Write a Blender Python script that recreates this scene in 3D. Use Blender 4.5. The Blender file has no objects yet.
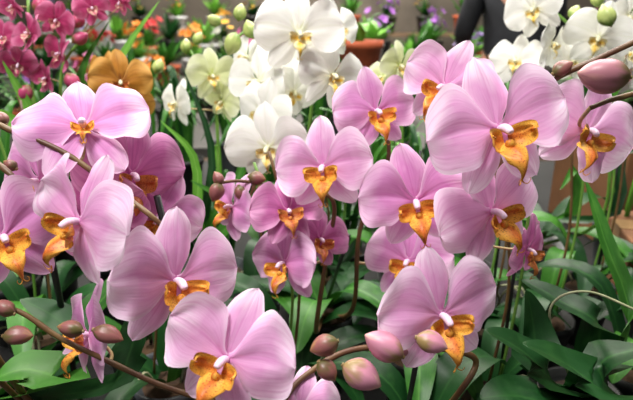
import bpy, math, random
from mathutils import Vector, Matrix
R=random.Random(7)
C=bpy.context.scene.collection
FPX=548.0; CAM=Vector((0,0,1.27)); TILT=math.radians(19)
FW=Vector((0,math.cos(TILT),-math.sin(TILT))); UP=Vector((0,math.sin(TILT),math.cos(TILT))); RT=Vector((1,0,0))
TABLE=0.75
def P(px,py,d): return CAM+RT*((px-316.5)/FPX*d)+UP*((200-py)/FPX*d)+FW*d
# ---------------- materials
def lin(c):
    return tuple(((v/255)/12.92 if v/255<=0.04045 else ((v/255+0.055)/1.055)**2.4) for v in c)+(1,)
def newmat(n):
    m=bpy.data.materials.new(n); m.use_nodes=True; nt=m.node_tree
    b=nt.nodes['Principled BSDF']; return m,nt,b
def ramp(nt,stops):
    r=nt.nodes.new('ShaderNodeValToRGB'); e=r.color_ramp.elements
    e[0].position=stops[0][0]; e[0].color=stops[0][1]; e[1].position=stops[-1][0]; e[1].color=stops[-1][1]
    for p,c in stops[1:-1]:
        k=e.new(p); k.color=c
    return r
def mixc(nt,fac,a,b,mode='MIX'):
    m=nt.nodes.new('ShaderNodeMix'); m.data_type='RGBA'; m.blend_type=mode
    for s,v in ((0,fac),(6,a),(7,b)):
        if hasattr(v,'links'): nt.links.new(v,m.inputs[s])
        else: m.inputs[s].default_value=v
    return m.outputs[2]
def math_(nt,op,a,b=0.0):
    m=nt.nodes.new('ShaderNodeMath'); m.operation=op
    for i,v in enumerate((a,b)):
        if hasattr(v,'links'): nt.links.new(v,m.inputs[i])
        else: m.inputs[i].default_value=v
    return m.outputs[0]
def noise(nt,vec,scale,detail=2):
    n=nt.nodes.new('ShaderNodeTexNoise'); n.inputs['Scale'].default_value=scale; n.inputs['Detail'].default_value=detail
    if vec is not None: nt.links.new(vec,n.inputs['Vector'])
    return n.outputs['Fac']
def uvscaled(nt,sx,sy):
    tc=nt.nodes.new('ShaderNodeTexCoord'); mp=nt.nodes.new('ShaderNodeMapping')
    mp.inputs['Scale'].default_value=(sx,sy,1); nt.links.new(tc.outputs['UV'],mp.inputs['Vector'])
    oi=nt.nodes.new('ShaderNodeObjectInfo'); cb=nt.nodes.new('ShaderNodeCombineXYZ'); nt.links.new(oi.outputs['Random'],cb.inputs['Z'])
    va=nt.nodes.new('ShaderNodeVectorMath'); va.operation='MULTIPLY_ADD'
    nt.links.new(cb.outputs[0],va.inputs[0]); va.inputs[1].default_value=(37,37,37); nt.links.new(mp.outputs[0],va.inputs[2])
    return tc,va.outputs[0]
def petal_mat(n,base,mid,edge,vein,trans=0.22):
    m,nt,b=newmat(n)
    tc,v=uvscaled(nt,34,1.8)
    sp=nt.nodes.new('ShaderNodeSeparateXYZ'); nt.links.new(tc.outputs['UV'],sp.inputs[0])
    _,v2=uvscaled(nt,2.4,2.0); big=noise(nt,v2,1.0,2)
    tt=math_(nt,'ADD',sp.outputs[1],math_(nt,'MULTIPLY',math_(nt,'SUBTRACT',big,0.5),0.8))
    r=ramp(nt,[(0.0,lin(base)),(0.2,lin(mid)),(0.55,lin(mid)),(1.0,lin(edge))]); nt.links.new(tt,r.inputs[0])
    e=math_(nt,'ABSOLUTE',math_(nt,'MULTIPLY',math_(nt,'SUBTRACT',sp.outputs[0],0.5),2.0))
    mr=ramp(nt,[(0.0,(.35,.35,.35,1)),(0.08,(0,0,0,1))]); nt.links.new(e,mr.inputs[0])
    e=math_(nt,'POWER',e,4.0)
    c=mixc(nt,e,r.outputs[0],lin(edge))
    nz=noise(nt,v,1.0,3); vr=ramp(nt,[(0.48,(0,0,0,1)),(0.72,(0.42,0.42,0.42,1))]); nt.links.new(nz,vr.inputs[0])
    c=mixc(nt,vr.outputs[0],c,lin(vein)); c=mixc(nt,mr.outputs[0],c,lin(vein))
    nt.links.new(c,b.inputs['Base Color']); b.inputs['Roughness'].default_value=0.58
    b.inputs['Specular IOR Level'].default_value=0.28
    t=nt.nodes.new('ShaderNodeBsdfTranslucent'); nt.links.new(c,t.inputs[0])
    mx=nt.nodes.new('ShaderNodeMixShader'); mx.inputs[0].default_value=trans
    bp=nt.nodes.new('ShaderNodeBump'); bp.inputs['Strength'].default_value=0.35; bp.inputs['Distance'].default_value=0.0015
    nt.links.new(math_(nt,'ADD',math_(nt,'MULTIPLY',nz,.6),math_(nt,'MULTIPLY',big,3.2)),bp.inputs['Height']); nt.links.new(bp.outputs[0],b.inputs['Normal'])
    nt.links.new(b.outputs[0],mx.inputs[1]); nt.links.new(t.outputs[0],mx.inputs[2])
    nt.links.new(mx.outputs[0],nt.nodes['Material Output'].inputs[0])
    return m
def lip_mat(n,gold,rust,spot,amt=0.5):
    m,nt,b=newmat(n); tc,v=uvscaled(nt,16,20)
    nz=noise(nt,v,1.3,2); _,v2=uvscaled(nt,2.5,2.5); n2=noise(nt,v2,1,2)
    sp=nt.nodes.new('ShaderNodeSeparateXYZ'); nt.links.new(tc.outputs['UV'],sp.inputs[0])
    e=math_(nt,'ABSOLUTE',math_(nt,'MULTIPLY',math_(nt,'SUBTRACT',sp.outputs[0],0.5),2.0))
    e=math_(nt,'ADD',e,math_(nt,'MULTIPLY',math_(nt,'SUBTRACT',n2,0.5),1.4))
    r=ramp(nt,[(0.0,lin(rust)),(0.65,lin(gold))]); nt.links.new(e,r.inputs[0])
    s=ramp(nt,[(1-amt,(0,0,0,1)),(1-amt+0.10,(0.75,0.75,0.75,1))]); nt.links.new(nz,s.inputs[0])
    c=mixc(nt,s.outputs[0],r.outputs[0],lin(spot)); nt.links.new(c,b.inputs['Base Color'])
    b.inputs['Roughness'].default_value=0.45; b.inputs['Specular IOR Level'].default_value=0.3
    return m
def leaf_mat(n,c1,c2,mid,c3=None):
    m,nt,b=newmat(n); tc,v=uvscaled(nt,20,1.0)
    sp=nt.nodes.new('ShaderNodeSeparateXYZ'); nt.links.new(tc.outputs['UV'],sp.inputs[0])
    nz=noise(nt,v,1.0,3); c=mixc(nt,nz,lin(c1),lin(c2))
    oi=nt.nodes.new('ShaderNodeObjectInfo'); c=mixc(nt,math_(nt,'MULTIPLY',oi.outputs['Random'],.6),c,lin(c3 or c2))
    _,v2=uvscaled(nt,3,9); n2=noise(nt,v2,1,4); r2=ramp(nt,[(.5,(0,0,0,1)),(.68,(.4,.4,.4,1))]); nt.links.new(n2,r2.inputs[0]); c=mixc(nt,r2.outputs[0],c,lin(mid))
    e=math_(nt,'ABSOLUTE',math_(nt,'SUBTRACT',sp.outputs[0],0.5)); r=ramp(nt,[(0.0,(.8,.8,.8,1)),(0.05,(0,0,0,1))]); nt.links.new(e,r.inputs[0])
    c=mixc(nt,r.outputs[0],c,lin(mid)); nt.links.new(c,b.inputs['Base Color'])
    b.inputs['Roughness'].default_value=0.40; b.inputs['Specular IOR Level'].default_value=0.3
    t=nt.nodes.new('ShaderNodeBsdfTranslucent'); nt.links.new(c,t.inputs[0])
    mx=nt.nodes.new('ShaderNodeMixShader'); mx.inputs[0].default_value=0.12
    nt.links.new(b.outputs[0],mx.inputs[1]); nt.links.new(t.outputs[0],mx.inputs[2]); nt.links.new(mx.outputs[0],nt.nodes['Material Output'].inputs[0])
    return m
def plain(n,c1,c2=None,scale=20,rough=0.5,metal=0):
    m,nt,b=newmat(n); c2=c2 or c1
    tc=nt.nodes.new('ShaderNodeTexCoord'); nz=noise(nt,tc.outputs['Object'],scale,4)
    r=ramp(nt,[(0.35,lin(c1)),(0.65,lin(c2))]); nt.links.new(nz,r.inputs[0]); nt.links.new(r.outputs[0],b.inputs['Base Color'])
    b.inputs['Roughness'].default_value=rough; b.inputs['Metallic'].default_value=metal
    return m
def bud_mat(n,base,mid,tip):
    m,nt,b=newmat(n); tc,v=uvscaled(nt,9,1.5)
    sp=nt.nodes.new('ShaderNodeSeparateXYZ'); nt.links.new(tc.outputs['UV'],sp.inputs[0]); nz=noise(nt,v,1,4)
    t=math_(nt,'ADD',sp.outputs[1],math_(nt,'MULTIPLY',math_(nt,'SUBTRACT',nz,.5),1.3))
    r=ramp(nt,[(0.05,lin(base)),(0.45,lin(mid)),(0.75,lin(mid)),(1,lin(tip))]); nt.links.new(t,r.inputs[0])
    nt.links.new(r.outputs[0],b.inputs['Base Color']); b.inputs['Roughness'].default_value=.42
    return m
PK={
 'light':petal_mat('petal_pale_pink',(220,142,198),(229,166,213),(251,227,246),(208,120,186)),
 'mid':petal_mat('petal_pink',(206,118,180),(218,145,202),(247,212,238),(194,98,170)),
 'deep':petal_mat('petal_deep_pink',(170,66,132),(194,104,164),(228,170,208),(154,58,126)),
 'white':petal_mat('petal_white',(228,230,196),(246,246,240),(252,252,248),(230,232,214)),
 'cream':petal_mat('petal_cream',(186,200,104),(218,224,170),(234,236,206),(192,206,132)),
 'magenta':petal_mat('petal_magenta',(140,28,72),(182,62,112),(214,124,162),(126,24,66)),
 'ochre':petal_mat('petal_ochre',(120,60,26),(194,132,52),(216,164,84),(130,72,30)),
}
LIPS={'light':lip_mat('lip_orange',(242,180,72),(208,112,44),(146,52,28),0.46),
 'white':lip_mat('lip_yellow',(246,238,190),(228,186,52),(190,136,34),0.42)}
LIPS['mid']=LIPS['light']; LIPS['deep']=lip_mat('lip_rust',(226,154,80),(184,90,46),(120,38,32),0.48)
LIPS['cream']=LIPS['white']; LIPS['magenta']=lip_mat('lip_rose',(240,200,180),(200,60,110),(140,20,60),0.45); LIPS['ochre']=LIPS['deep']
COL={'light':plain('column_pink',(246,222,238),(236,196,224),60,0.4),'white':plain('column_white',(235,232,205),(225,220,170),60,0.4)}
for k in('mid','deep','magenta'):COL[k]=COL['light']
for k in('cream','ochre'):COL[k]=COL['white']
M_STEM=plain('stem_brown_green',(92,60,40),(114,88,50),40,0.45)
M_GSTEM=plain('stem_green',(90,136,50),(116,158,68),40,0.45)
M_PED=plain('pedicel_pink_green',(178,140,110),(160,152,84),50,0.45)
M_BUD=bud_mat('bud_dusky_pink',(112,98,62),(174,116,128),(196,146,140))
M_BUDP=bud_mat('bud_pink',(150,126,80),(202,136,158),(220,170,164))
M_BUDG=bud_mat('bud_green',(120,150,70),(180,195,115),(205,210,150))
M_BUDD=bud_mat('bud_plum',(92,86,44),(140,88,84),(156,118,78))
M_BUDM=bud_mat('bud_magenta',(120,100,60),(184,66,110),(214,120,150))
M_LEAF=leaf_mat('leaf_green',(26,76,20),(52,112,34),(84,142,54),(72,132,44))
M_LEAFD=leaf_mat('leaf_dark_green',(10,40,18),(23,66,27),(46,92,42),(32,82,34))
M_LEAFL=leaf_mat('leaf_bright_green',(64,126,34),(104,164,56),(138,192,88),(116,174,62))
M_STAKE=plain('stake_black',(14,14,16),(24,24,26),30,0.4)
M_POTB=plain('pot_dark_plastic',(14,16,16),(26,28,26),20,0.5)
M_POTG=plain('pot_grey_plastic',(96,100,104),(78,82,86),20,0.45)
M_POTW=plain('pot_white_plastic',(205,205,205),(190,192,195),20,0.35)
M_TERRA=plain('pot_terracotta',(196,96,58),(168,78,46),25,0.7)
M_BARK=plain('bark_mix',(46,32,22),(90,66,44),60,0.9)
M_ROOT=plain('root_grey',(176,176,140),(136,142,104),60,0.7)
# ---------------- mesh helpers
def mk(name,verts,faces,mat,uvs=None,parent=None):
    me=bpy.data.meshes.new(name); me.from_pydata([tuple(v) for v in verts],[],faces)
    if uvs:
        l=me.uv_layers.new(name='UVMap')
        for lp in me.loops: l.data[lp.index].uv=uvs[lp.vertex_index]
    me.materials.append(mat)
    for p in me.polygons: p.use_smooth=True
    me.update()
    o=bpy.data.objects.new(name,me); C.objects.link(o)
    if parent: o.parent=parent
    return o
class MB:
    def __init__(s): s.v=[];s.f=[];s.u=[]
    def grid(s,fn,nt,ns,M=None,cos=True):
        b=len(s.v)
        for i in range(nt+1):
            t=i/nt
            if cos: t=(1-math.cos(math.pi*t))/2
            for j in range(ns+1):
                q=-1+2*j/ns; p=Vector(fn(t,q))
                if M: p=M@p
                s.v.append(p); s.u.append((q*.5+.5,t))
        for i in range(nt):
            for j in range(ns):
                a=b+i*(ns+1)+j; s.f.append((a,a+1,a+ns+2,a+ns+1))
    def tube(s,pts,rad,n=8):
        b=len(s.v); N=len(pts); prev=None
        for i,p in enumerate(pts):
            t=(pts[min(i+1,N-1)]-pts[max(i-1,0)]).normalized()
            if prev is None: a=t.orthogonal().normalized()
            else: a=(prev-t*prev.dot(t)).normalized()
            prev=a; c=t.cross(a); r=rad(i/(N-1)) if callable(rad) else rad
            for k in range(n):
                w=2*math.pi*k/n; s.v.append(p+(a*math.cos(w)+c*math.sin(w))*r); s.u.append((k/n,i/(N-1)))
        for i in range(N-1):
            for k in range(n):
                k2=(k+1)%n; s.f.append((b+i*n+k,b+i*n+k2,b+(i+1)*n+k2,b+(i+1)*n+k))
        s.f.append(tuple(b+k for k in range(n))[::-1]); s.f.append(tuple(b+(N-1)*n+k for k in range(n)))
    def lathe(s,prof,n=20,M=None,mod=None):
        b=len(s.v)
        for i,(r,z) in enumerate(prof):
            for k in range(n):
                w=2*math.pi*k/n; rr=r*(mod(w,i/(len(prof)-1)) if mod else 1)
                p=Vector((rr*math.cos(w),rr*math.sin(w),z)); s.v.append(M@p if M else p); s.u.append((k/n,i/(len(prof)-1)))
        for i in range(len(prof)-1):
            for k in range(n):
                k2=(k+1)%n; s.f.append((b+i*n+k,b+i*n+k2,b+(i+1)*n+k2,b+(i+1)*n+k))
        s.f.append(tuple(b+k for k in range(n))[::-1]); s.f.append(tuple(b+(len(prof)-1)*n+k for k in range(n)))
    def box(s,lo,hi):
        b=len(s.v)
        for x in(lo[0],hi[0]):
            for y in(lo[1],hi[1]):
                for z in(lo[2],hi[2]): s.v.append(Vector((x,y,z))); s.u.append((x,y))
        for f in((0,1,3,2),(4,6,7,5),(0,4,5,1),(2,3,7,6),(0,2,6,4),(1,5,7,3)): s.f.append(tuple(b+k for k in f))
    def out(s,name,mat,parent=None,flat=False):
        o=mk(name,s.v,s.f,mat,s.u,parent)
        if flat:
            for p in o.data.polygons:p.use_smooth=False
        return o
def crom(pts,n=8):
    pts=[Vector(p) for p in pts]; q=[2*pts[0]-pts[1]]+pts+[2*pts[-1]-pts[-2]]; out=[]
    for i in range(1,len(q)-2):
        for k in range(n):
            t=k/n; a,b,c,d=q[i-1],q[i],q[i+1],q[i+2]
            out.append(0.5*((2*b)+(c-a)*t+(2*a-5*b+4*c-d)*t*t+(3*b-a-3*c+d)*t**3))
    out.append(pts[-1]); return out
def interp(tab,t):
    for i in range(len(tab)-1):
        if t<=tab[i+1][0]:
            p0=tab[max(i-1,0)][1];p1=tab[i][1];p2=tab[i+1][1];p3=tab[min(i+2,len(tab)-1)][1]
            u=(t-tab[i][0])/(tab[i+1][0]-tab[i][0])
            return max(0,.5*(2*p1+(p2-p0)*u+(2*p0-5*p1+4*p2-p3)*u*u+(3*p1-p0-3*p2+p3)*u**3))
    return 0
PETAL=[(0,.13),(.1,.20),(.22,.54),(.35,.84),(.5,.99),(.66,1),(.8,.88),(.9,.68),(.965,.42),(1,0)]
SEPAL=[(0,.30),(.12,.42),(.28,.76),(.45,1),(.6,.98),(.75,.82),(.87,.59),(.95,.36),(1,0)]
# ---------------- flower parts
def petal_f(L,W,kind,cup,bend,rng,asym=0,wild=1):
    p1,p2,p3=[rng.uniform(0,6.28) for _ in range(3)]; rp=rng.uniform(.7,1.5)*wild; tab=PETAL if kind=='petal' else SEPAL
    tw=rng.uniform(-.18,.18)*wild; fold=rng.uniform(.02,.06)
    def f(t,s):
        w=W/2*interp(tab,t)
        w*=1+.05*math.sin(9*t+p3)*(1 if s>0 else -1)
        x=s*w+asym*W*math.sin(math.pi*t)
        e=s*s; wn=w/(W/2)
        y=cup*W*e*wn+bend*L*t*t-0.06*L*math.sin(math.pi*t)
        y+=0.05*rp*W*math.sin(6.5*t+p1+2.2*s)*e*wn+0.025*rp*W*math.sin(5*s+p2+5*t)*t
        y+=0.020*rp*W*math.sin(15*t+p2)*abs(s)**3*wn
        y+=fold*W*math.exp(-(s/.14)**2)*math.sin(math.pi*min(1,t*1.05))
        y+=tw*x*t
        return (x,y,L*t)
    return f
def RY(a): return Matrix.Rotation(math.radians(a),4,'Y')
def RX(a): return Matrix.Rotation(math.radians(a),4,'X')
def RZ(a): return Matrix.Rotation(math.radians(a),4,'Z')
def T(x,y,z): return Matrix.Translation((x,y,z))
def make_flower(parent,base,px,py,d,wpx,yaw=0,pitch=0,roll=0,tint='light',res=1.0,spikes=None,cup=0,lipn=.98,petalopen=0,seed=None,name='flower',wild=1.1,pw=.62):
    pos=P(px,py,d); S=wpx*d/FPX
    rng=random.Random(seed if seed is not None else int(px*31+py*7))
    Mx=Matrix.Translation(pos-base)@RZ(yaw)@RX(-(19+pitch))@RY(roll)@Matrix.Scale(S,4)
    nt=int(24*res); ns=int(16*res)
    mb=MB()
    mb.tube(crom([Vector((0,.03,.0)),Vector((0,-.03,.010)),Vector((0,-.08,.004)),Vector((0,-.115,-.018)),Vector((0,-.13,-.036))],4),
            lambda t:0.017+0.014*math.sin(math.pi*min(1,t*0.8+.1)) if t<.98 else .010,10)
    fl=mb.out(name,COL[tint],parent); fl.matrix_local=Mx
    pm=PK[tint]; u=rng.uniform
    for ang,L,W,dy in((u(-5,5),.53,.31,.03),(143+u(-7,7),.47,.28,.04),(-143+u(-7,7),.47,.28,.04)):
        mb=MB(); mb.grid(petal_f(L,W,'sepal',.09+cup+u(-.12,.14)*wild,u(.02,.2)*wild+petalopen,rng),nt,ns,T(0,dy,0)@RY(ang)@T(0,0,.012))
        mb.out('sepal',pm,fl)
    for sgn in(-1,1):
        mb=MB(); mb.grid(petal_f(.51,pw*u(.95,1.05),'petal',.03+cup+u(-.09,.12)*wild,u(-.14,.14)*wild+petalopen,rng,asym=-.07*sgn),nt,ns,T(0,0.0,0.005)@RY(sgn*(80+u(-8,8)))@T(0,0,.010))
        mb.out('petal',pm,fl)
    k=lipn; mb=MB(); q1,q2=u(0,6),u(0,6)
    for sgn in(-1,1):
        def side(t,s,sgn=sgn):
            w=.086*(math.sin(math.pi*(.2+.8*t)**.85) if t<1 else 0)**.5
            a=1.9*t
            x=sgn*(.018+.122*math.sin(a)+.010*t); y=-.05-.095*(1-math.cos(a))
            z=-.072+.034*t+s*w; y+=-.05*s*s*math.sin(math.pi*t)+.012*math.sin(9*s+q1+4*t)*t; x+=sgn*(.03*abs(s)**2*t+.008*math.sin(11*s+q2)*t)
            return (x*k,y*k,z*k)
        mb.grid(side,int(14*res)+2,int(12*res)+2)
    def midl(t,s):
        w=interp([(0,.036),(.12,.058),(.26,.094),(.38,.108),(.52,.086),(.66,.050),(.80,.026),(.93,.013),(1,.005)],t)
        a=s*1.2; fr=abs(s)**2*math.sin(math.pi*min(1,t*1.25))
        x=math.sin(a)/math.sin(1.2)*w*(1+.09*math.sin(17*t+q1)*abs(s)); z=-.095-.27*t+.035*fr+.012*math.sin(13*t+q2)*fr
        y=-.05-.19*math.sin(math.pi*.68*t)+w*1.15*(1-math.cos(a))+.06*t*t+.016*math.sin(17*t+q1)*fr-.018*math.exp(-(s/.22)**2)*math.sin(math.pi*t)
        return (x*k,y*k,z*k)
    mb.grid(midl,int(24*res)+2,int(12*res)+2,cos=False)
    mb.lathe([(.003,-.034),(.022,-.028),(.033,-.008),(.031,.012),(.018,.028),(.003,.034)],10,Matrix.Scale(k,4)@T(0,-.09,-.105)@RX(40))
    for sgn in(-1,1):
        mb.tube([Vector(p)*k for p in crom([Vector((0,-.145,-.355)),Vector((sgn*.012,-.14,-.385)),Vector((sgn*.034,-.155,-.395)),Vector((sgn*.046,-.178,-.370)),Vector((sgn*.036,-.188,-.354))],4)],lambda t:.0055*(1-.7*t),5)
    mb.out('lip',LIPS[tint],fl)
    if spikes:
        best=None; tgt=Mx@Vector((0,.3,-.12))+base
        for sp in spikes:
            for q in sp:
                dd=(q-tgt).length
                if best is None or dd<best[0]: best=(dd,q)
        inv=(Matrix.Translation(base)@Mx).inverted(); e=inv@best[1]
        L=e.length
        pts=crom([Vector((0,.02,0)),Vector((0,.12,-.01)),Vector((0,.25,-.08))*min(1,L)+e*.12,e*.6+Vector((0,.1,-.03)),e],5)
        mb=MB(); mb.tube(pts,lambda t:.015+.004*t,7); mb.out('pedicel',M_PED,fl)
    return fl
def bud(parent,base,px,py,d,lpx,ang,spikes=None,mat=None,ratio=.62,tiltback=0):
    pos=P(px,py,d); L=lpx*d/FPX
    prof=[]; n=16
    for i in range(n+1):
        t=i/n; r=interp([(0,.12),(.08,.5),(.25,.88),(.42,1),(.6,.93),(.78,.68),(.9,.38),(.96,.18),(1,.04)],t)
        prof.append((max(r,.03)*ratio/2,t-.5))
    mb=MB(); mb.lathe(prof,28,None,lambda w,t:.90+.17*abs(math.sin(1.5*w+.6*t))**.6)
    for v in mb.v: v.y+=.05*math.sin((v.z+.5)*2.6)
    o=mb.out('bud',mat or M_BUD,parent)
    o.matrix_local=Matrix.Translation(pos-base)@RX(-19-tiltback)@RY(ang)@Matrix.Scale(L,4)
    if spikes:
        st=o.matrix_local@Vector((0,0,-.47))+base; ds=(o.matrix_local@Vector((0,0,-.75))+base)
        best=min((q for sp in spikes for q in sp),key=lambda q:(q-ds).length)
        inv=(Matrix.Translation(base)@o.matrix_local).inverted()
        mb=MB(); mb.tube(crom([inv@st,inv@(ds*.7+best*.3),inv@best],5),.0015/L,6); mb.out('pedicel',M_PED,o)
    return o
def leaf(parent,base,pts,W,mat,fold=.25,nrm=Vector((0,0,1)),name='leaf',nt=18,pointy=1.0):
    pts=crom(pts,6); N=len(pts)-1; mb=MB()
    def at(t):
        x=t*N; i=min(int(x),N-1); return pts[i].lerp(pts[i+1],x-i),(pts[i+1]-pts[i]).normalized()
    def f(t,s):
        p,tg=at(t); side=tg.cross(nrm)
        if side.length<.05: side=Vector((1,0,0))
        side.normalize(); n=side.cross(tg).normalized()
        w=W/2*(math.sin(math.pi*(.12+.88*t)**.9) if t<1 else 0)**(.6*pointy)
        return p-base+side*(s*w)+n*(abs(s)**1.3*w*fold+.03*W*math.sin(8*t+s))
    mb.grid(f,nt,6,cos=True); return mb.out(name,mat,parent)
def empty(name,loc,label,cat,group=None):
    e=bpy.data.objects.new(name,None); e.empty_display_size=.03; e.location=loc; C.objects.link(e)
    e['label']=label; e['category']=cat
    if group: e['group']=group
    return e
def pot(parent,r,h,mat,soil=M_BARK):
    mb=MB(); mb.lathe([(r*.72,0),(r*.74,.003),(r*.96,h*.86),(r*1.04,h*.87),(r*1.05,h),(r*.96,h),(r*.93,h*.9)],24)
    mb.out('pot',mat,parent)
    mb=MB()
    mb.lathe([(r*.92,h*.80),(r*.93,h*.88),(r*.6,h*.92),(r*.01,h*.93)],16,None,lambda w,t:1+.02*math.sin(5*w)); mb.out('potting_bark',soil,parent)
def spike(parent,base,pts,r0,r1,mat,name='flower_stem'):
    q=crom(pts,8); mb=MB(); L=len(q)
    mb.tube([p-base for p in q],lambda t:(r0+(r1-r0)*t)*(1+.12*(abs(math.sin(t*L*.25))**12)),8)
    mb.out(name,mat,parent); return q
def stake(parent,base,p0,p1,r=.0025):
    mb=MB(); mb.tube([Vector(p0)-base,(Vector(p0)+Vector(p1))/2-base,Vector(p1)-base],r,8); mb.out('support_stake',M_STAKE,parent)
def rosette(parent,base,z,n,Lr,Wr,mats,rng,start=None,elev=(.3,.9)):
    for i in range(n):
        a=(start if start is not None else 0)+i*2*math.pi/n+rng.uniform(-.4,.4); L=rng.uniform(*Lr); el=rng.uniform(*elev)
        dr=Vector((math.cos(a),math.sin(a),0)); o=base+Vector((0,0,z))
        p=[o+dr*.012,o+dr*L*.35+Vector((0,0,L*.35*el)),o+dr*L*.7+Vector((0,0,L*(.38*el))),o+dr*L+Vector((0,0,L*(.38*el-.22)))]
        leaf(parent,base,p,rng.uniform(*Wr),rng.choice(mats),fold=.22)
def plant(x,y,label,potm,pr=.045,ph=.11,cat='orchid',name='orchid_plant',group=None,z=TABLE):
    b=Vector((x,y,z)); e=empty(name,b,label,cat,group); pot(e,pr,ph,potm); return e,b,b+Vector((0,0,ph*.92))

# ---------------- foreground pink orchids
e,b,top=plant(.13,.60,'pink moth orchid with large pale pink flowers and orange lips',M_POTB)
sp=[spike(e,b,[top,P(455,335,.55),P(470,270,.53),P(490,200,.51),P(515,130,.49),P(548,84,.46),P(600,58,.44),P(648,36,.42)],.0035,.0022,M_STEM)]
for f,sd in [((500,130,.40,144,12,-2,-10,'light'),3),((493,212,.445,120,26,-10,-22,'light'),12),((416,202,.47,112,-6,-12,-14,'mid'),21),((528,250,.51,70,40,-20,10,'deep'),4),((444,88,.49,94,-38,-5,16,'light'),6)]:
    make_flower(e,b,*f,spikes=sp,seed=sd)
bud(e,b,563,68,.45,24,60,sp,M_BUDD)
stake(e,b,(b.x+.02,b.y+.01,TABLE+.1),P(478,250,.54))
rosette(e,b,.12,5,(.12,.17),(.04,.055),[M_LEAFD,M_LEAF],R,.4)
e,b,top=plant(.44,.50,'pink moth orchid with a fat dusky bud at stem tip',M_POTB)
sp=[spike(e,b,[top,P(700,260,.46),P(690,150,.45),P(650,98,.44),P(618,98,.43),P(590,108,.43)],.003,.002,M_STEM)]
make_flower(e,b,588,132,.46,112,12,-8,24,'light',spikes=sp,seed=11)
bud(e,b,604,75,.41,52,-85,sp,M_BUD,.66)
e,b,top=plant(.01,.70,'pink moth orchid with two spikes and small plum buds',M_POTB)
sp=[spike(e,b,[top,P(352,310,.66),P(360,230,.62),P(388,160,.60),P(384,120,.60),P(400,92,.59),P(432,70,.58)],.003,.002,M_STEM),
    spike(e,b,[top,P(316,330,.64),P(326,260,.61),P(334,205,.59),P(312,190,.58),P(280,187,.57),P(240,181,.56),P(214,184,.55)],.003,.0016,M_STEM)]
for f in [(376,112,.56,86,18,-6,-6,'mid'),(323,168,.53,98,-12,-6,-8,'light'),(288,212,.545,74,16,12,0,'deep'),(284,264,.56,84,-40,-5,-14,'mid'),
          (320,240,.59,64,28,0,14,'deep'),(408,262,.60,88,-24,0,0,'mid'),(232,207,.57,70,-50,0,10,'mid')]: make_flower(e,b,*f,spikes=sp)
for q in [(216,192,.55,21,-160),(218,178,.55,15,-30),(257,178,.56,18,100),(240,193,.56,16,170),(262,190,.56,13,150)]: bud(e,b,*q,sp,M_BUDD,.72)
rosette(e,b,.12,6,(.12,.17),(.04,.055),[M_LEAFD,M_LEAF],R,.1)
stake(e,b,(b.x,b.y+.01,TABLE+.1),P(349,235,.66)); 
e,b,top=plant(.11,.46,'pink moth orchid with one open flower and fat pink buds',M_POTB)
sp=[spike(e,b,[top,P(455,398,.44),P(476,362,.43),P(450,350,.42),P(395,346,.41),P(345,352,.395),P(305,376,.38),P(285,398,.37),P(270,420,.365)],.0025,.002,M_STEM)]
make_flower(e,b,442,316,.385,132,16,-8,-6,'light',spikes=sp)
make_flower(e,b,300,408,.37,80,0,25,5,'light',spikes=sp)
for q in [(432,343,.35,34,110,sp,M_BUDP,.66),(384,346,.37,44,-60,sp,M_BUDP,.64),(362,376,.365,44,120,sp,M_BUDP,.68),(324,346,.36,30,-110,sp,M_BUDD,.72),(327,371,.36,26,140,sp,M_BUDD,.74),(404,350,.39,20,60,sp,M_BUD,.64)]: bud(e,b,*q)
rosette(e,b,.12,4,(.12,.15),(.04,.055),[M_LEAFD],R,.9)
stake(e,b,(b.x-.02,b.y,TABLE+.1),P(418,352,.46))
e,b,top=plant(-.10,.42,'pink moth orchid with very large flowers and stem of buds',M_POTB)
sp=[spike(e,b,[top,P(255,420,.43),P(205,400,.42),P(158,384,.41),P(110,362,.40),P(60,338,.39),P(20,312,.385),P(-25,300,.38)],.0023,.0017,M_STEM),
    spike(e,b,[top,P(215,370,.43),P(190,320,.42),P(165,270,.42),P(150,245,.42)],.0028,.002,M_STEM)]
make_flower(e,b,176,282,.39,140,44,-6,16,'light',spikes=sp,seed=9)
make_flower(e,b,226,360,.345,140,-18,4,14,'light',spikes=sp)
make_flower(e,b,88,335,.42,104,-52,0,-20,'mid',spikes=sp)
for q in [(18,336,.38,30,90,sp,M_BUDD,.62),(70,329,.385,27,-80,sp,M_BUDD,.62),(108,335,.385,32,110,sp,M_BUDD,.56),(4,308,.38,24,-60,sp,M_BUDD,.64)]: bud(e,b,*q)
stake(e,b,(b.x,b.y+.02,TABLE+.1),P(157,196,.44),.003)
e,b,top=plant(-.27,.46,'pink moth orchid arching over with overlapping pink flowers',M_POTB)
sp=[spike(e,b,[top,P(-40,330,.44),P(-55,200,.44),P(-25,125,.41),P(15,132,.40),P(65,153,.40),P(110,185,.40),P(150,215,.39),P(172,236,.40)],.0025,.0017,M_STEM),
    spike(e,b,[top,P(-20,330,.44),P(-40,220,.43),P(-15,165,.42),P(8,172,.41),P(25,195,.41)],.003,.002,M_STEM)]
make_flower(e,b,84,128,.41,126,16,28,-2,'mid',spikes=sp,lipn=.5,seed=14)
make_flower(e,b,78,222,.365,134,-38,-6,12,'light',spikes=sp,seed=5)
make_flower(e,b,4,238,.40,122,34,0,-10,'mid',spikes=sp)
make_flower(e,b,132,176,.45,112,40,-10,14,'deep',spikes=sp)
make_flower(e,b,38,182,.43,116,-30,-10,-16,'mid',spikes=sp)
make_flower(e,b,158,216,.48,88,10,-20,30,'mid',spikes=sp)
make_flower(e,b,104,222,.44,96,10,-10,-30,'deep',spikes=sp)
stake(e,b,(b.x+.02,b.y+.02,TABLE+.1),P(33,165,.44),.003)
for q in [(2,118,.41,16,-30,sp,M_BUDD,.7),(10,165,.42,16,-60,sp,M_BUDD,.7)]: bud(e,b,*q)
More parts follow.
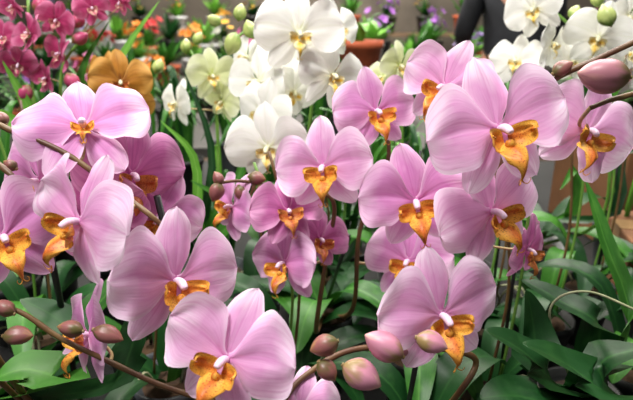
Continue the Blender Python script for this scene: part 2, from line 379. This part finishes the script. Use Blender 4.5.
def leafplant(x,y,label,leaves,name='orchid_plant',pm=None,roots=()):
    e,b,top=plant(x,y,label,pm or M_POTB)
    for pts,W,m,fo in leaves: leaf(e,b,[top]+[P(*q) for q in pts],W,m,fo)
    for pts in roots:
        mb=MB(); mb.tube([p-b for p in crom([top]+[P(*q) for q in pts],6)],.0011,6); mb.out('aerial_root',M_ROOT,e)
    return e,b
leafplant(.30,.52,'leafy moth orchid with glossy dark leaves and pale roots',[
  ([(560,390,.46),(530,355,.45),(484,332,.44)],.055,M_LEAFD,.2),
  ([(600,394,.45),(575,368,.44),(522,345,.43)],.055,M_LEAFD,.2),
  ([(610,400,.46),(600,362,.45),(645,350,.44)],.06,M_LEAFD,.2),
  ([(600,330,.56),(560,300,.58),(520,280,.6)],.045,M_LEAFD,.2),
  ([(630,330,.55),(605,240,.58),(585,180,.6)],.022,M_LEAF,.3),
  ([(540,380,.5),(535,330,.5),(525,290,.5)],.045,M_LEAFD,.2),
  ([(560,405,.43),(520,395,.42),(480,400,.41)],.05,M_LEAFD,.2)],
  roots=[[(552,330,.52),(556,300,.51),(590,292,.50),(640,312,.49)]])
leafplant(-.36,.52,'leafy moth orchid with broad green leaves',[
  ([(60,385,.46),(30,368,.45),(-5,380,.44)],.05,M_LEAF,.2),
  ([(80,350,.5),(60,320,.5),(20,300,.5)],.045,M_LEAFD,.2),
  ([(60,340,.52),(110,290,.54),(140,250,.56)],.035,M_LEAF,.2),
  ([(100,390,.47),(130,350,.47),(140,300,.48)],.04,M_LEAFD,.2)])
# ---------------- white and cream orchids
def orchid_group(x,y,label,potm,spikes_px,flowers,buds=(),stem=M_GSTEM,leaves=5,group=None,res=.75,lmats=(M_LEAF,M_LEAFD),budm=M_BUDG,Lr=(.16,.22)):
    e,b,top=plant(x,y,label,potm)
    sp=[spike(e,b,[top]+[P(*q) for q in s],.003,.002,stem) for s in spikes_px]
    for f in flowers: make_flower(e,b,*f,res=res,spikes=sp,lipn=.72 if f[7] in('white','cream') else .8,wild=1.3,petalopen=-.35 if f[7]=='magenta' else 0,cup=.04,pw=.6)
    for q in buds: bud(e,b,*q,sp,budm,.7)
    rosette(e,b,.12,leaves,Lr,(.035,.05),lmats,R,R.random()*3)
    return e,b
orchid_group(-.03,.92,'white moth orchid with yellow-throated flowers on tall stems',M_POTW,
  [[(300,260,.86),(306,160,.82),(312,90,.78),(300,40,.75),(262,25,.74),(235,38,.73)],[(280,260,.84),(285,180,.8),(276,120,.78),(258,80,.78),(248,60,.78)]],
  [(299,34,.66,88,12,-14,4,'white'),(332,76,.69,74,34,-15,14,'white'),(258,82,.71,68,-38,-10,-10,'white'),(262,114,.68,68,-28,-14,12,'white'),(268,148,.64,84,-10,-20,-5,'white'),(338,30,.74,58,46,-10,0,'white'),(247,58,.76,52,-44,0,10,'white'),(294,92,.74,58,20,-30,20,'white'),(278,64,.77,50,-10,0,0,'white')],
  [(232,44,.72,24,-160),(250,29,.73,20,-20),(214,20,.75,16,-60),(240,12,.74,18,10)])
orchid_group(-.22,1.05,'cream moth orchid with green-tinged petals',M_POTW,
  [[(215,220,.92),(218,150,.88),(212,90,.86),(190,50,.86)]],
  [(212,76,.82,52,24,-14,0,'cream'),(222,102,.84,44,-26,-20,20,'cream'),(176,104,.85,48,-44,-10,0,'white')],
  [(186,46,.86,16,0),(198,38,.86,14,30)])
orchid_group(.16,1.0,'cream moth orchid standing beside a terracotta pot',M_POTW,
  [[(400,220,.9),(402,130,.86),(398,80,.84),(385,62,.84)]],
  [(400,66,.82,46,30,-20,0,'cream'),(382,78,.84,40,-40,0,0,'cream'),(516,62,.80,54,-30,0,0,'white')],())
orchid_group(.42,.95,'white moth orchid with many open flowers on curved stem',M_POTW,
  [[(600,220,.9),(610,130,.84),(605,70,.82),(580,35,.80),(545,5,.78),(520,-10,.78)]],
  [(534,10,.76,58,-38,-20,-20,'white'),(552,44,.78,50,44,-20,10,'white'),(598,38,.76,66,-22,-26,10,'white'),(574,62,.8,50,-44,-20,0,'white'),(627,54,.8,58,44,-10,10,'white'),(628,16,.8,50,10,-40,0,'white')],
  [(607,15,.72,24,-20),(598,-2,.75,18,0),(575,12,.78,16,30)])
mg=[(30,34,44),(56,20,38),(60,54,42),(18,64,40),(46,78,36),(2,38,36),(12,6,34),(92,8,36),(120,2,32)]
orchid_group(-.50,.95,'magenta orchid crowded with cupped dusky magenta flowers',M_POTB,
  [[(30,200,.86),(35,130,.82),(30,60,.8),(28,0,.8)],[(50,200,.86),(60,130,.82),(62,70,.8),(80,40,.8)]],
  [(x,y,.78+.01*(i%3),w,(i*47)%90-40,-((i*31)%50),(i*53)%60-30,'magenta') for i,(x,y,w) in enumerate(mg)],
  [(40,4,.8,20,20),(80,38,.8,18,60),(24,94,.78,20,-150),(72,82,.78,20,150),(78,20,.8,18,30)],lmats=(M_LEAF,M_LEAFL),budm=M_BUDM)
orchid_group(-.36,.88,'ochre orchid with rust-centred yellow-brown flowers',M_POTB,
  [[(125,220,.84),(122,150,.8),(118,90,.78),(104,60,.78)]],
  [(121,82,.76,60,14,-16,0,'ochre'),(134,108,.79,42,30,-30,0,'ochre'),(104,70,.80,36,-30,-10,0,'ochre'),(132,140,.80,26,10,0,0,'ochre')],
  [(158,66,.78,16,20)],lmats=(M_LEAF,M_LEAFL))
# ---------------- strap leaved foliage
def strap(x,y,label,n,Lr,Wr,mats,seed,ph=.11,pm=None,z=TABLE,extra=()):
    r=random.Random(seed); e,b,top=plant(x,y,label,pm or M_POTB,.045,ph,'plant','strap_leaf_plant','strap leaved plants on the display bench',z)
    for i in range(n):
        a=r.uniform(0,6.28); L=r.uniform(*Lr); k=r.uniform(.1,.6); dr=Vector((math.cos(a),math.sin(a),0))
        o=top+dr*.015
        p=[o,o+dr*L*.2*k+Vector((0,0,L*.45)),o+dr*L*.55*k+Vector((0,0,L*.78*(1-.3*k))),o+dr*L*.95*k+Vector((0,0,L*(.85-.75*k)))]
        leaf(e,b,p,r.uniform(*Wr),r.choice(mats),.3,Vector((0,0,1)) if k>.3 else -dr,nt=14,pointy=1.3)
    for pts,W,m in extra: leaf(e,b,[top]+[P(*q) for q in pts],W,m,.3,Vector((0,-.7,.7)),nt=16,pointy=1.3)
LL,LM,LD=M_LEAFL,M_LEAF,M_LEAFD
EX={0:[([(60,180,.8),(30,110,.78),(2,60,.76)],.02,LL),([(80,150,.82),(120,60,.82),(160,0,.82)],.018,LL),([(90,160,.82),(80,80,.82),(110,20,.82)],.018,LM),([(40,160,.8),(10,120,.78),(-10,110,.76)],.022,LL),([(90,170,.8),(150,150,.78),(175,175,.76)],.02,LM)],
 1:[([(205,230,.78),(212,150,.77),(182,66,.77)],.013,LD),([(190,230,.76),(170,185,.74),(135,150,.72)],.016,LM),([(205,240,.78),(245,160,.77),(222,112,.76)],.014,LM),([(190,250,.76),(160,195,.75),(130,178,.74)],.016,LD),([(200,230,.76),(195,160,.74),(160,120,.73)],.014,LL),([(210,250,.74),(235,210,.72),(190,180,.7)],.018,LM)],
 4:[([(560,220,.9),(575,170,.85),(560,190,.8)],.02,LM),([(600,220,.9),(620,160,.88),(640,150,.86)],.02,LD)]}
SP=[(-.50,.80,14,.40),(-.16,.84,12,.28),(-.10,1.2,14,.40),(.14,1.2,14,.34),(.34,1.15,14,.34),(-.75,1.15,16,.50),(-.38,1.22,14,.44),(.62,1.05,9,.28),(.05,.92,14,.32),(.26,.84,14,.28),(.20,.98,14,.32)]
SP+=[(-.95+.19*i,1.52+.05*(i%2),14,.38) for i in range(9)]+[(-.9+.3*i,1.82,14,.40) for i in range(7)]
for i,(x,y,n,L) in enumerate(SP):
    strap(x,y,'potted plant with long narrow arching green leaves',n,(L*.6,L),(.008,.018) if i<11 else (.014,.03),(M_LEAF,M_LEAFL if i%2 else M_LEAF,M_LEAFD) if i<11 else (M_LEAF,M_LEAFD,M_LEAF),i+3,extra=EX.get(i,()),pm=M_POTG if i%3==1 and y>.8 else None)
rr=random.Random(5)
for i,(x,y) in enumerate([(.13,.76),(.33,.70),(-.10,.74),(-.24,.64),(-.38,.66),(.48,.64),(.23,.68),(-.02,.56),(.44,.80),(-.28,.84),(-.18,.56),(.40,.58),(.20,.54),(.02,.84),(.56,.80)]):
    gp=i in(3,9,10,2)
    e,b,top=plant(x,y,'leafy green moth orchid in a '+('grey' if gp else 'dark')+' plastic pot',M_POTG if gp else M_POTB,.042,.10,group='leafy orchids on the display bench')
    rosette(e,b,.10,5,(.10,.17),(.03,.044),(M_LEAF,M_LEAFD,M_LEAFD),rr,rr.random()*3,(.5,1.8))
    for k in range(3):
        mb=MB()
        a=rr.uniform(0,6.28); dr=Vector((math.cos(a),math.sin(a),0)); L=rr.uniform(.05,.09)
        mb.tube(crom([Vector((0,0,.1))+dr*.02,Vector((0,0,.13))+dr*L*.6,Vector((0,0,.11))+dr*L,Vector((0,0,.07))+dr*(L+.01)],5),.0016,6)
        mb.out('aerial_root',M_ROOT,e)
    for k in range(2):
        mb=MB(); hh=rr.uniform(.20,.34); ox=rr.uniform(-.02,.02); mb.tube(crom([Vector((ox,0,.1)),Vector((ox+.01,0,.1+hh*.5)),Vector((ox*2-.01,.01,.1+hh))],5),.0018,6); mb.out('flower_stem',M_STEM if (i+k)%2 else M_GSTEM,e)
    if i%2==0 or gp: stake(e,b,(b.x+.015,b.y,TABLE+.08),(b.x+.02,b.y+.01,TABLE+rr.uniform(.28,.36)),.0022)
# ---------------- benches
M_BENCH=plain('bench_dark',(22,23,22),(14,16,16),12,.7); M_MET=plain('metal_grey',(130,132,135),(110,112,115),12,.35,.7)
def bench(x0,x1,y0,y1,z,label,mat=M_BENCH):
    e=empty('display_bench',Vector(((x0+x1)/2,(y0+y1)/2,0)),label,'table','display benches'); c=e.location
    mb=MB(); mb.box((x0-c.x,y0-c.y,z-.04),(x1-c.x,y1-c.y,z)); mb.out('bench_top',mat,e,True)
    for x in(x0+.08,x1-.08):
        for y in(y0+.08,y1-.08):
            mb=MB(); mb.lathe([(.025,0),(.025,z-.04)],10,T(x-c.x,y-c.y,0)); mb.out('leg',M_MET,e)
M_BENL=plain('bench_grey',(70,68,64),(54,52,48),12,.6)
bench(-1.3,1.3,.28,1.95,TABLE,'dark bench crowded with potted orchids')
bench(-2.2,2.4,2.15,2.95,TABLE,'grey bench with bright bedding plants in pots',M_BENL)
bench(-3.2,3.6,3.7,4.7,TABLE,'grey bench with colourful potted flowers',M_BENL)
bench(-4,4.5,5.4,6.4,TABLE,'grey bench with colourful potted flowers',M_BENL)
def bgproto(col,seed,tall,nb):
    r=random.Random(seed); m=petal_mat('blossom_%s'%seed,*col,trans=.2)
    e=empty('flowering_plant',Vector((0,0,0)),'','plant'); pot(e,.07,.13,[M_TERRA,M_POTB,M_POTW][seed%3])
    mb=MB()
    for i in range(50):
        a=r.uniform(0,6.28); L=r.uniform(.08,.12+tall*.4); el=r.uniform(.7,1.45); dr=Vector((math.cos(a)*math.cos(el),math.sin(a)*math.cos(el),math.sin(el)))
        o=Vector((0,0,.12)); side=dr.cross(Vector((0,0,1))).normalized(); wd=r.uniform(.008,.022)
        mb.grid(lambda t,s:o+dr*L*t+Vector((0,0,-.05*t*t))+side*s*wd*math.sin(math.pi*(.1+.88*t)),5,2)
    mb.out('foliage',[M_LEAF,M_LEAFD,M_LEAFL][seed%3],e)['kind']='stuff'
    if nb:
        mb=MB(); ms=MB()
        for i in range(nb):
            a=r.uniform(0,6.28); rad=r.uniform(0,.09); h=.16+tall*r.uniform(.2,1)
            c=Vector((math.cos(a)*rad,math.sin(a)*rad,h)); n=Vector((math.cos(a)*.6,math.sin(a)*.6-.4,.6)).normalized()
            q=n.to_track_quat('Z','Y').to_matrix().to_4x4(); s0=r.uniform(.02,.036)
            ms.tube([Vector((0,0,.12)),Vector((c.x*.5,c.y*.5,.12+(h-.12)*.6)),c],.0015,4)
            for k in range(5):
                mb.grid(lambda t,s:(s*s0*.42*math.sin(math.pi*(.12+.86*t)),s0*t,s0*.35*t),4,2,Matrix.Translation(c)@q@RZ(k*72))
        mb.out('blossoms',m,e)['kind']='stuff'; ms.out('flower_stalks',M_GSTEM,e)['kind']='stuff'
    return e
cols={'orange':((190,70,10),(225,130,45),(240,175,85),(190,70,20)),'red':((140,10,20),(180,44,44),(215,80,80),(140,10,20)),'purple':((100,40,120),(150,90,175),(190,145,210),(105,50,130)),
 'pink':((170,40,105),(200,95,150),(225,150,190),(170,40,105)),'white':((220,225,190),(235,235,228),(245,245,240),(220,220,210)),'yellow':((200,134,30),(222,170,66),(236,206,116),(195,134,40)),'lilac':((125,90,165),(165,135,205),(195,178,225),(135,98,172))}
protos={}
for i,(k,c) in enumerate(cols.items()): protos[k]=bgproto(c,i+20,.17,[12,8,14,9,9,9,12][i])
for i in range(3): protos['green%d'%i]=bgproto(cols['white'],40+i,.30,0)
def inst(k,x,y,z,s,rot):
    p=protos[k]; n=p.copy(); C.objects.link(n); n.location=(x,y,z); n.scale=(s,)*3; n.rotation_euler=(0,0,rot)
    n['label']=('leafy green pot plant on a display bench' if k[:5]=='green' else 'potted plant with small %s blossoms on a bench'%k); n['category']='plant'; n['group']='pot plants on the benches'
    for ch in p.children:
        q=ch.copy(); q.parent=n; C.objects.link(q)
r3=random.Random(11)
def kindat(u):
    if r3.random()<.48: return 'green%d'%r3.randint(0,2)
    if u<120: return r3.choice(['pink','purple','lilac'])
    if u<215: return r3.choice(['orange','yellow','red','orange'])
    if u<340: return r3.choice(['white','yellow','pink'])
    if u<480: return r3.choice(['purple','lilac','yellow','purple'])
    return r3.choice(['white','lilac','white','pink','orange'])
for row,(y,n_,dx,sc) in enumerate([(2.34,11,.31,1.0),(2.75,11,.31,1.0),(3.95,12,.42,1.25),(4.5,12,.44,1.35),(5.62,13,.55,1.6),(6.2,13,.57,1.7)]):
    for i in range(n_):
        x=(i-(n_-1)/2)*dx+(.12 if row%2 else 0)
        u=316.5+x/(y/.95)*FPX
        if abs(x-.17)<.26 and row==0: continue
        k=kindat(u)
        if row==1 and 130<u<215: k='orange'
        inst(k,x,y,TABLE,sc*r3.uniform(.92,1.05),r3.uniform(-3,3))
M_CRATE=plain('crate_black',(30,32,36),(46,48,52),12,.5)
cr=empty('plastic_crate',Vector((.17,2.29,TABLE)),'dark plastic crate upturned on the bench','crate')
mb=MB(); mb.box((-.13,-.1,0),(.13,.1,.17)); mb.out('crate_body',M_CRATE,cr,True)
mb=MB(); mb.box((-.14,-.11,.17),(.14,.11,.19)); mb.out('rim',M_CRATE,cr,True)
e=empty('potted_plant',Vector((.17,2.29,TABLE+.19)),'terracotta pot with yellow-green leaves on a dark crate','plant')
pot(e,.095,.22,M_TERRA); rosette(e,Vector(e.location),.21,8,(.1,.16),(.03,.05),(M_LEAFL,M_LEAF),R,0,(1,2))
M_POST=plain('post_grey',(150,150,150),(130,130,132),8,.5)
for x,y in((-1.9,5.1),(2.6,5.1),(-3.4,5.1)):
    e=empty('post',Vector((x,y,0)),'grey square post standing in the aisle','post','grey posts')
    mb=MB(); mb.box((-.05,-.05,0),(.05,.05,3.9)); mb.out('shaft',M_POST,e,True)
M_SHELF=plain('shelf_wood',(110,88,64),(92,72,52),6,.6)
for sx in(-4,-1.3,1.4,4.1):
    e=empty('shelving_unit',Vector((sx,7.45,0)),'low brown wooden shelving with two boards at the wall','shelf','shelving units')
    for z in(.4,1.0):
        mb=MB(); mb.box((-1.2,-.3,z-.03),(1.2,.3,z)); mb.out('shelf_board',M_SHELF,e,True)
    for x in(-1.24,1.20):
        mb=MB(); mb.box((x,-.3,0),(x+.04,.3,1.0)); mb.out('upright',M_SHELF,e,True)
    for k in range(5):
        x=sx-.96+k*.48; inst(kindat(316.5+x/7.9*FPX),x,7.42,1.0,r3.uniform(1.5,1.75),r3.uniform(-3,3))
for p in list(protos.values()):
    for ch in list(p.children): bpy.data.objects.remove(ch)
    bpy.data.objects.remove(p)
# cardboard boxes
M_CARD=plain('cardboard',(136,92,58),(112,76,48),8,.8)
M_TAPE=plain('packing_tape',(166,132,92),(158,124,84),8,.3)
def box(x,y,z,w,dp,h,rot,label):
    e=empty('cardboard_box',Vector((x,y,z)),label,'box','closed cardboard boxes'); e.rotation_euler=(0,0,rot)
    mb=MB(); mb.box((-w/2,-dp/2,0),(w/2,dp/2,h)); o=mb.out('carton',M_CARD,e,True)
    bv=o.modifiers.new('bevel','BEVEL'); bv.width=.004; bv.segments=2
    mb=MB(); mb.box((-w/2-.001,-.025,h-.06),(-w/2,.025,h+.001)); mb.box((-w/2-.001,-.025,h),(w/2+.001,.025,h+.001)); mb.box((w/2,-.025,h-.06),(w/2+.001,.025,h+.001)); mb.out('packing_tape',M_TAPE,e,True)
    mb=MB(); mb.box((-.04,-dp/2-.001,h*.55),(.04,-dp/2+.001,h*.55+.022)); mb.out('hand_hole',M_STAKE,e,True)
box(.84,1.30,TABLE,.38,.28,.24,.12,'closed brown cardboard box standing on the bench')
box(.68,.97,TABLE,.20,.18,.13,-.2,'small closed brown cardboard box on the bench')
# person (seen from behind)
def skinobj(name,J,E,mat,parent=None,root=0,sub=2):
    me=bpy.data.meshes.new(name); me.from_pydata([j[0] for j in J],E,[]); o=bpy.data.objects.new(name,me); C.objects.link(o)
    me.materials.append(mat); s=o.modifiers.new('skin','SKIN'); s.use_smooth_shade=True
    for v,j in zip(me.skin_vertices[0].data,J): v.radius=(j[1],j[2] if len(j)>2 else j[1])
    me.skin_vertices[0].data[root].use_root=True
    m=o.modifiers.new('sub','SUBSURF'); m.levels=sub; m.render_levels=sub
    if parent:o.parent=parent
    return o
M_SKIN=plain('skin',(205,150,125),(195,140,115),10,.5); M_JACK=plain('jacket_black',(22,24,30),(34,36,42),15,.7); M_TR=plain('trousers_dark',(30,34,50),(40,44,60),15,.8); M_HAIR=plain('hair_dark',(40,28,20),(60,42,30),60,.5)
J=[((0,0,.98),.15,.11),((0,0,1.2),.14,.10),((0,0,1.40),.17,.10),((0,0,1.50),.055),((0,.01,1.58),.075,.085),((0,.01,1.68),.085,.095),((0,.01,1.73),.05,.06),
 ((-.19,0,1.42),.055),((-.25,.08,1.15),.042),((-.20,.30,1.10),.033),((-.18,.38,1.10),.03,.018),((.19,0,1.42),.055),((.25,.08,1.15),.042),((.20,.30,1.10),.033),((.18,.38,1.10),.03,.018),
 ((-.10,0,.88),.09),((-.11,0,.48),.06),((-.11,-.01,.09),.04),((-.12,.14,.04),.035),((.10,0,.88),.09),((.11,0,.48),.06),((.11,-.01,.09),.04),((.12,.14,.04),.035)]
E=[(0,1),(1,2),(2,3),(3,4),(4,5),(5,6),(2,7),(7,8),(8,9),(9,10),(2,11),(11,12),(12,13),(13,14),(0,15),(15,16),(16,17),(17,18),(0,19),(19,20),(20,21),(21,22)]
for hx,a,b0 in((-.18,9,10),(.18,13,14)):
    for k,(dx,L) in enumerate([(-.024,.07),(-.008,.085),(.008,.08),(.024,.062)]):
        i=len(J); J+= [((hx+dx,.38+L*.5,1.095),.0085),((hx+dx,.38+L,1.075),.007)]; E+=[(b0,i),(i,i+1)]
    i=len(J); s=1 if hx<0 else -1; J+=[((hx+s*.04,.37,1.09),.009),((hx+s*.05,.41,1.08),.008)]; E+=[(b0,i),(i,i+1)]
pers=skinobj('person',J,E,M_SKIN); pers.location=(1.1,3.2,0); pers['label']='person in a black jacket seen from behind, reaching over plants'; pers['category']='person'
skinobj('jacket',[((0,0,.86),.18,.135),((0,0,1.1),.165,.125),((0,0,1.40),.19,.12),((0,0,1.49),.075),((-.20,0,1.42),.075),((-.26,.08,1.15),.06),((-.205,.28,1.10),.05),((.20,0,1.42),.075),((.26,.08,1.15),.06),((.205,.28,1.10),.05)],[(0,1),(1,2),(2,3),(2,4),(4,5),(5,6),(2,7),(7,8),(8,9)],M_JACK,pers)
skinobj('trousers',[((0,0,.93),.16,.12),((-.10,0,.84),.105),((-.11,0,.48),.08),((-.11,0,.10),.065),((.10,0,.84),.105),((.11,0,.48),.08),((.11,0,.10),.065)],[(0,1),(1,2),(2,3),(0,4),(4,5),(5,6)],M_TR,pers)
skinobj('hair',[((0,-.03,1.60),.08,.08),((0,-.01,1.70),.098,.10),((0,.0,1.76),.06,.07)],[(0,1),(1,2)],M_HAIR,pers)
# ---------------- shell
def st(name,lo,hi,mat):
    mb=MB(); mb.box(lo,hi); o=mb.out(name,mat,None,True); o['kind']='structure'; return o
M_FLOOR=plain('floor_concrete',(96,76,60),(74,60,48),3,.6); M_WALL=plain('wall_warm_grey',(96,88,78),(74,68,60),2,.9)
st('floor',(-6,-2,-.1),(6,8.1,0),M_FLOOR); st('wall_back',(-6,8.0,0),(6,8.1,4),M_WALL); st('wall_left',(-6.1,-2,0),(-6,8.1,4),M_WALL); st('wall_right',(6,-2,0),(6.1,8.1,4),M_WALL)
# ---------------- lights, world, camera
def area(loc,tgt,size,e,col=(1,1,1)):
    l=bpy.data.lights.new('ceiling_light','AREA'); l.energy=e; l.size=size; l.color=col; o=bpy.data.objects.new('ceiling_light',l); C.objects.link(o); o.location=loc
    o.rotation_euler=(Vector(tgt)-Vector(loc)).to_track_quat('-Z','Y').to_euler()
area((-.5,.0,2.7),(0,.6,.9),.5,41,(1,.97,.94))
area((.7,1.1,3.0),(.1,1.0,.8),.8,29,(1,.97,.92))
area((-1,2.2,3.2),(-.5,2.4,.8),1.5,80,(1,.94,.85))
area((1.3,2.6,3.2),(1,2.8,.8),1.5,66,(1,.94,.86))
area((0,5.0,3.6),(0,5.2,.8),3.0,300,(1,.94,.86))
area((0,6.4,3.4),(0,7.6,1),2.0,150,(1,.94,.86))
w=bpy.data.worlds.new('w'); bpy.context.scene.world=w; w.use_nodes=True; w.node_tree.nodes['Background'].inputs[0].default_value=(1,.98,.97,1); w.node_tree.nodes['Background'].inputs[1].default_value=.22
cd=bpy.data.cameras.new('camera'); cam=bpy.data.objects.new('camera',cd); C.objects.link(cam); cam.location=CAM; cam.rotation_euler=(math.pi/2-TILT,0,0)
cd.sensor_width=36; cd.lens=FPX/633*36; cd.clip_start=.02; cd.dof.use_dof=True; cd.dof.focus_distance=.43; cd.dof.aperture_fstop=9
bpy.context.scene.camera=cam
bpy.context.scene.view_settings.view_transform='Standard'
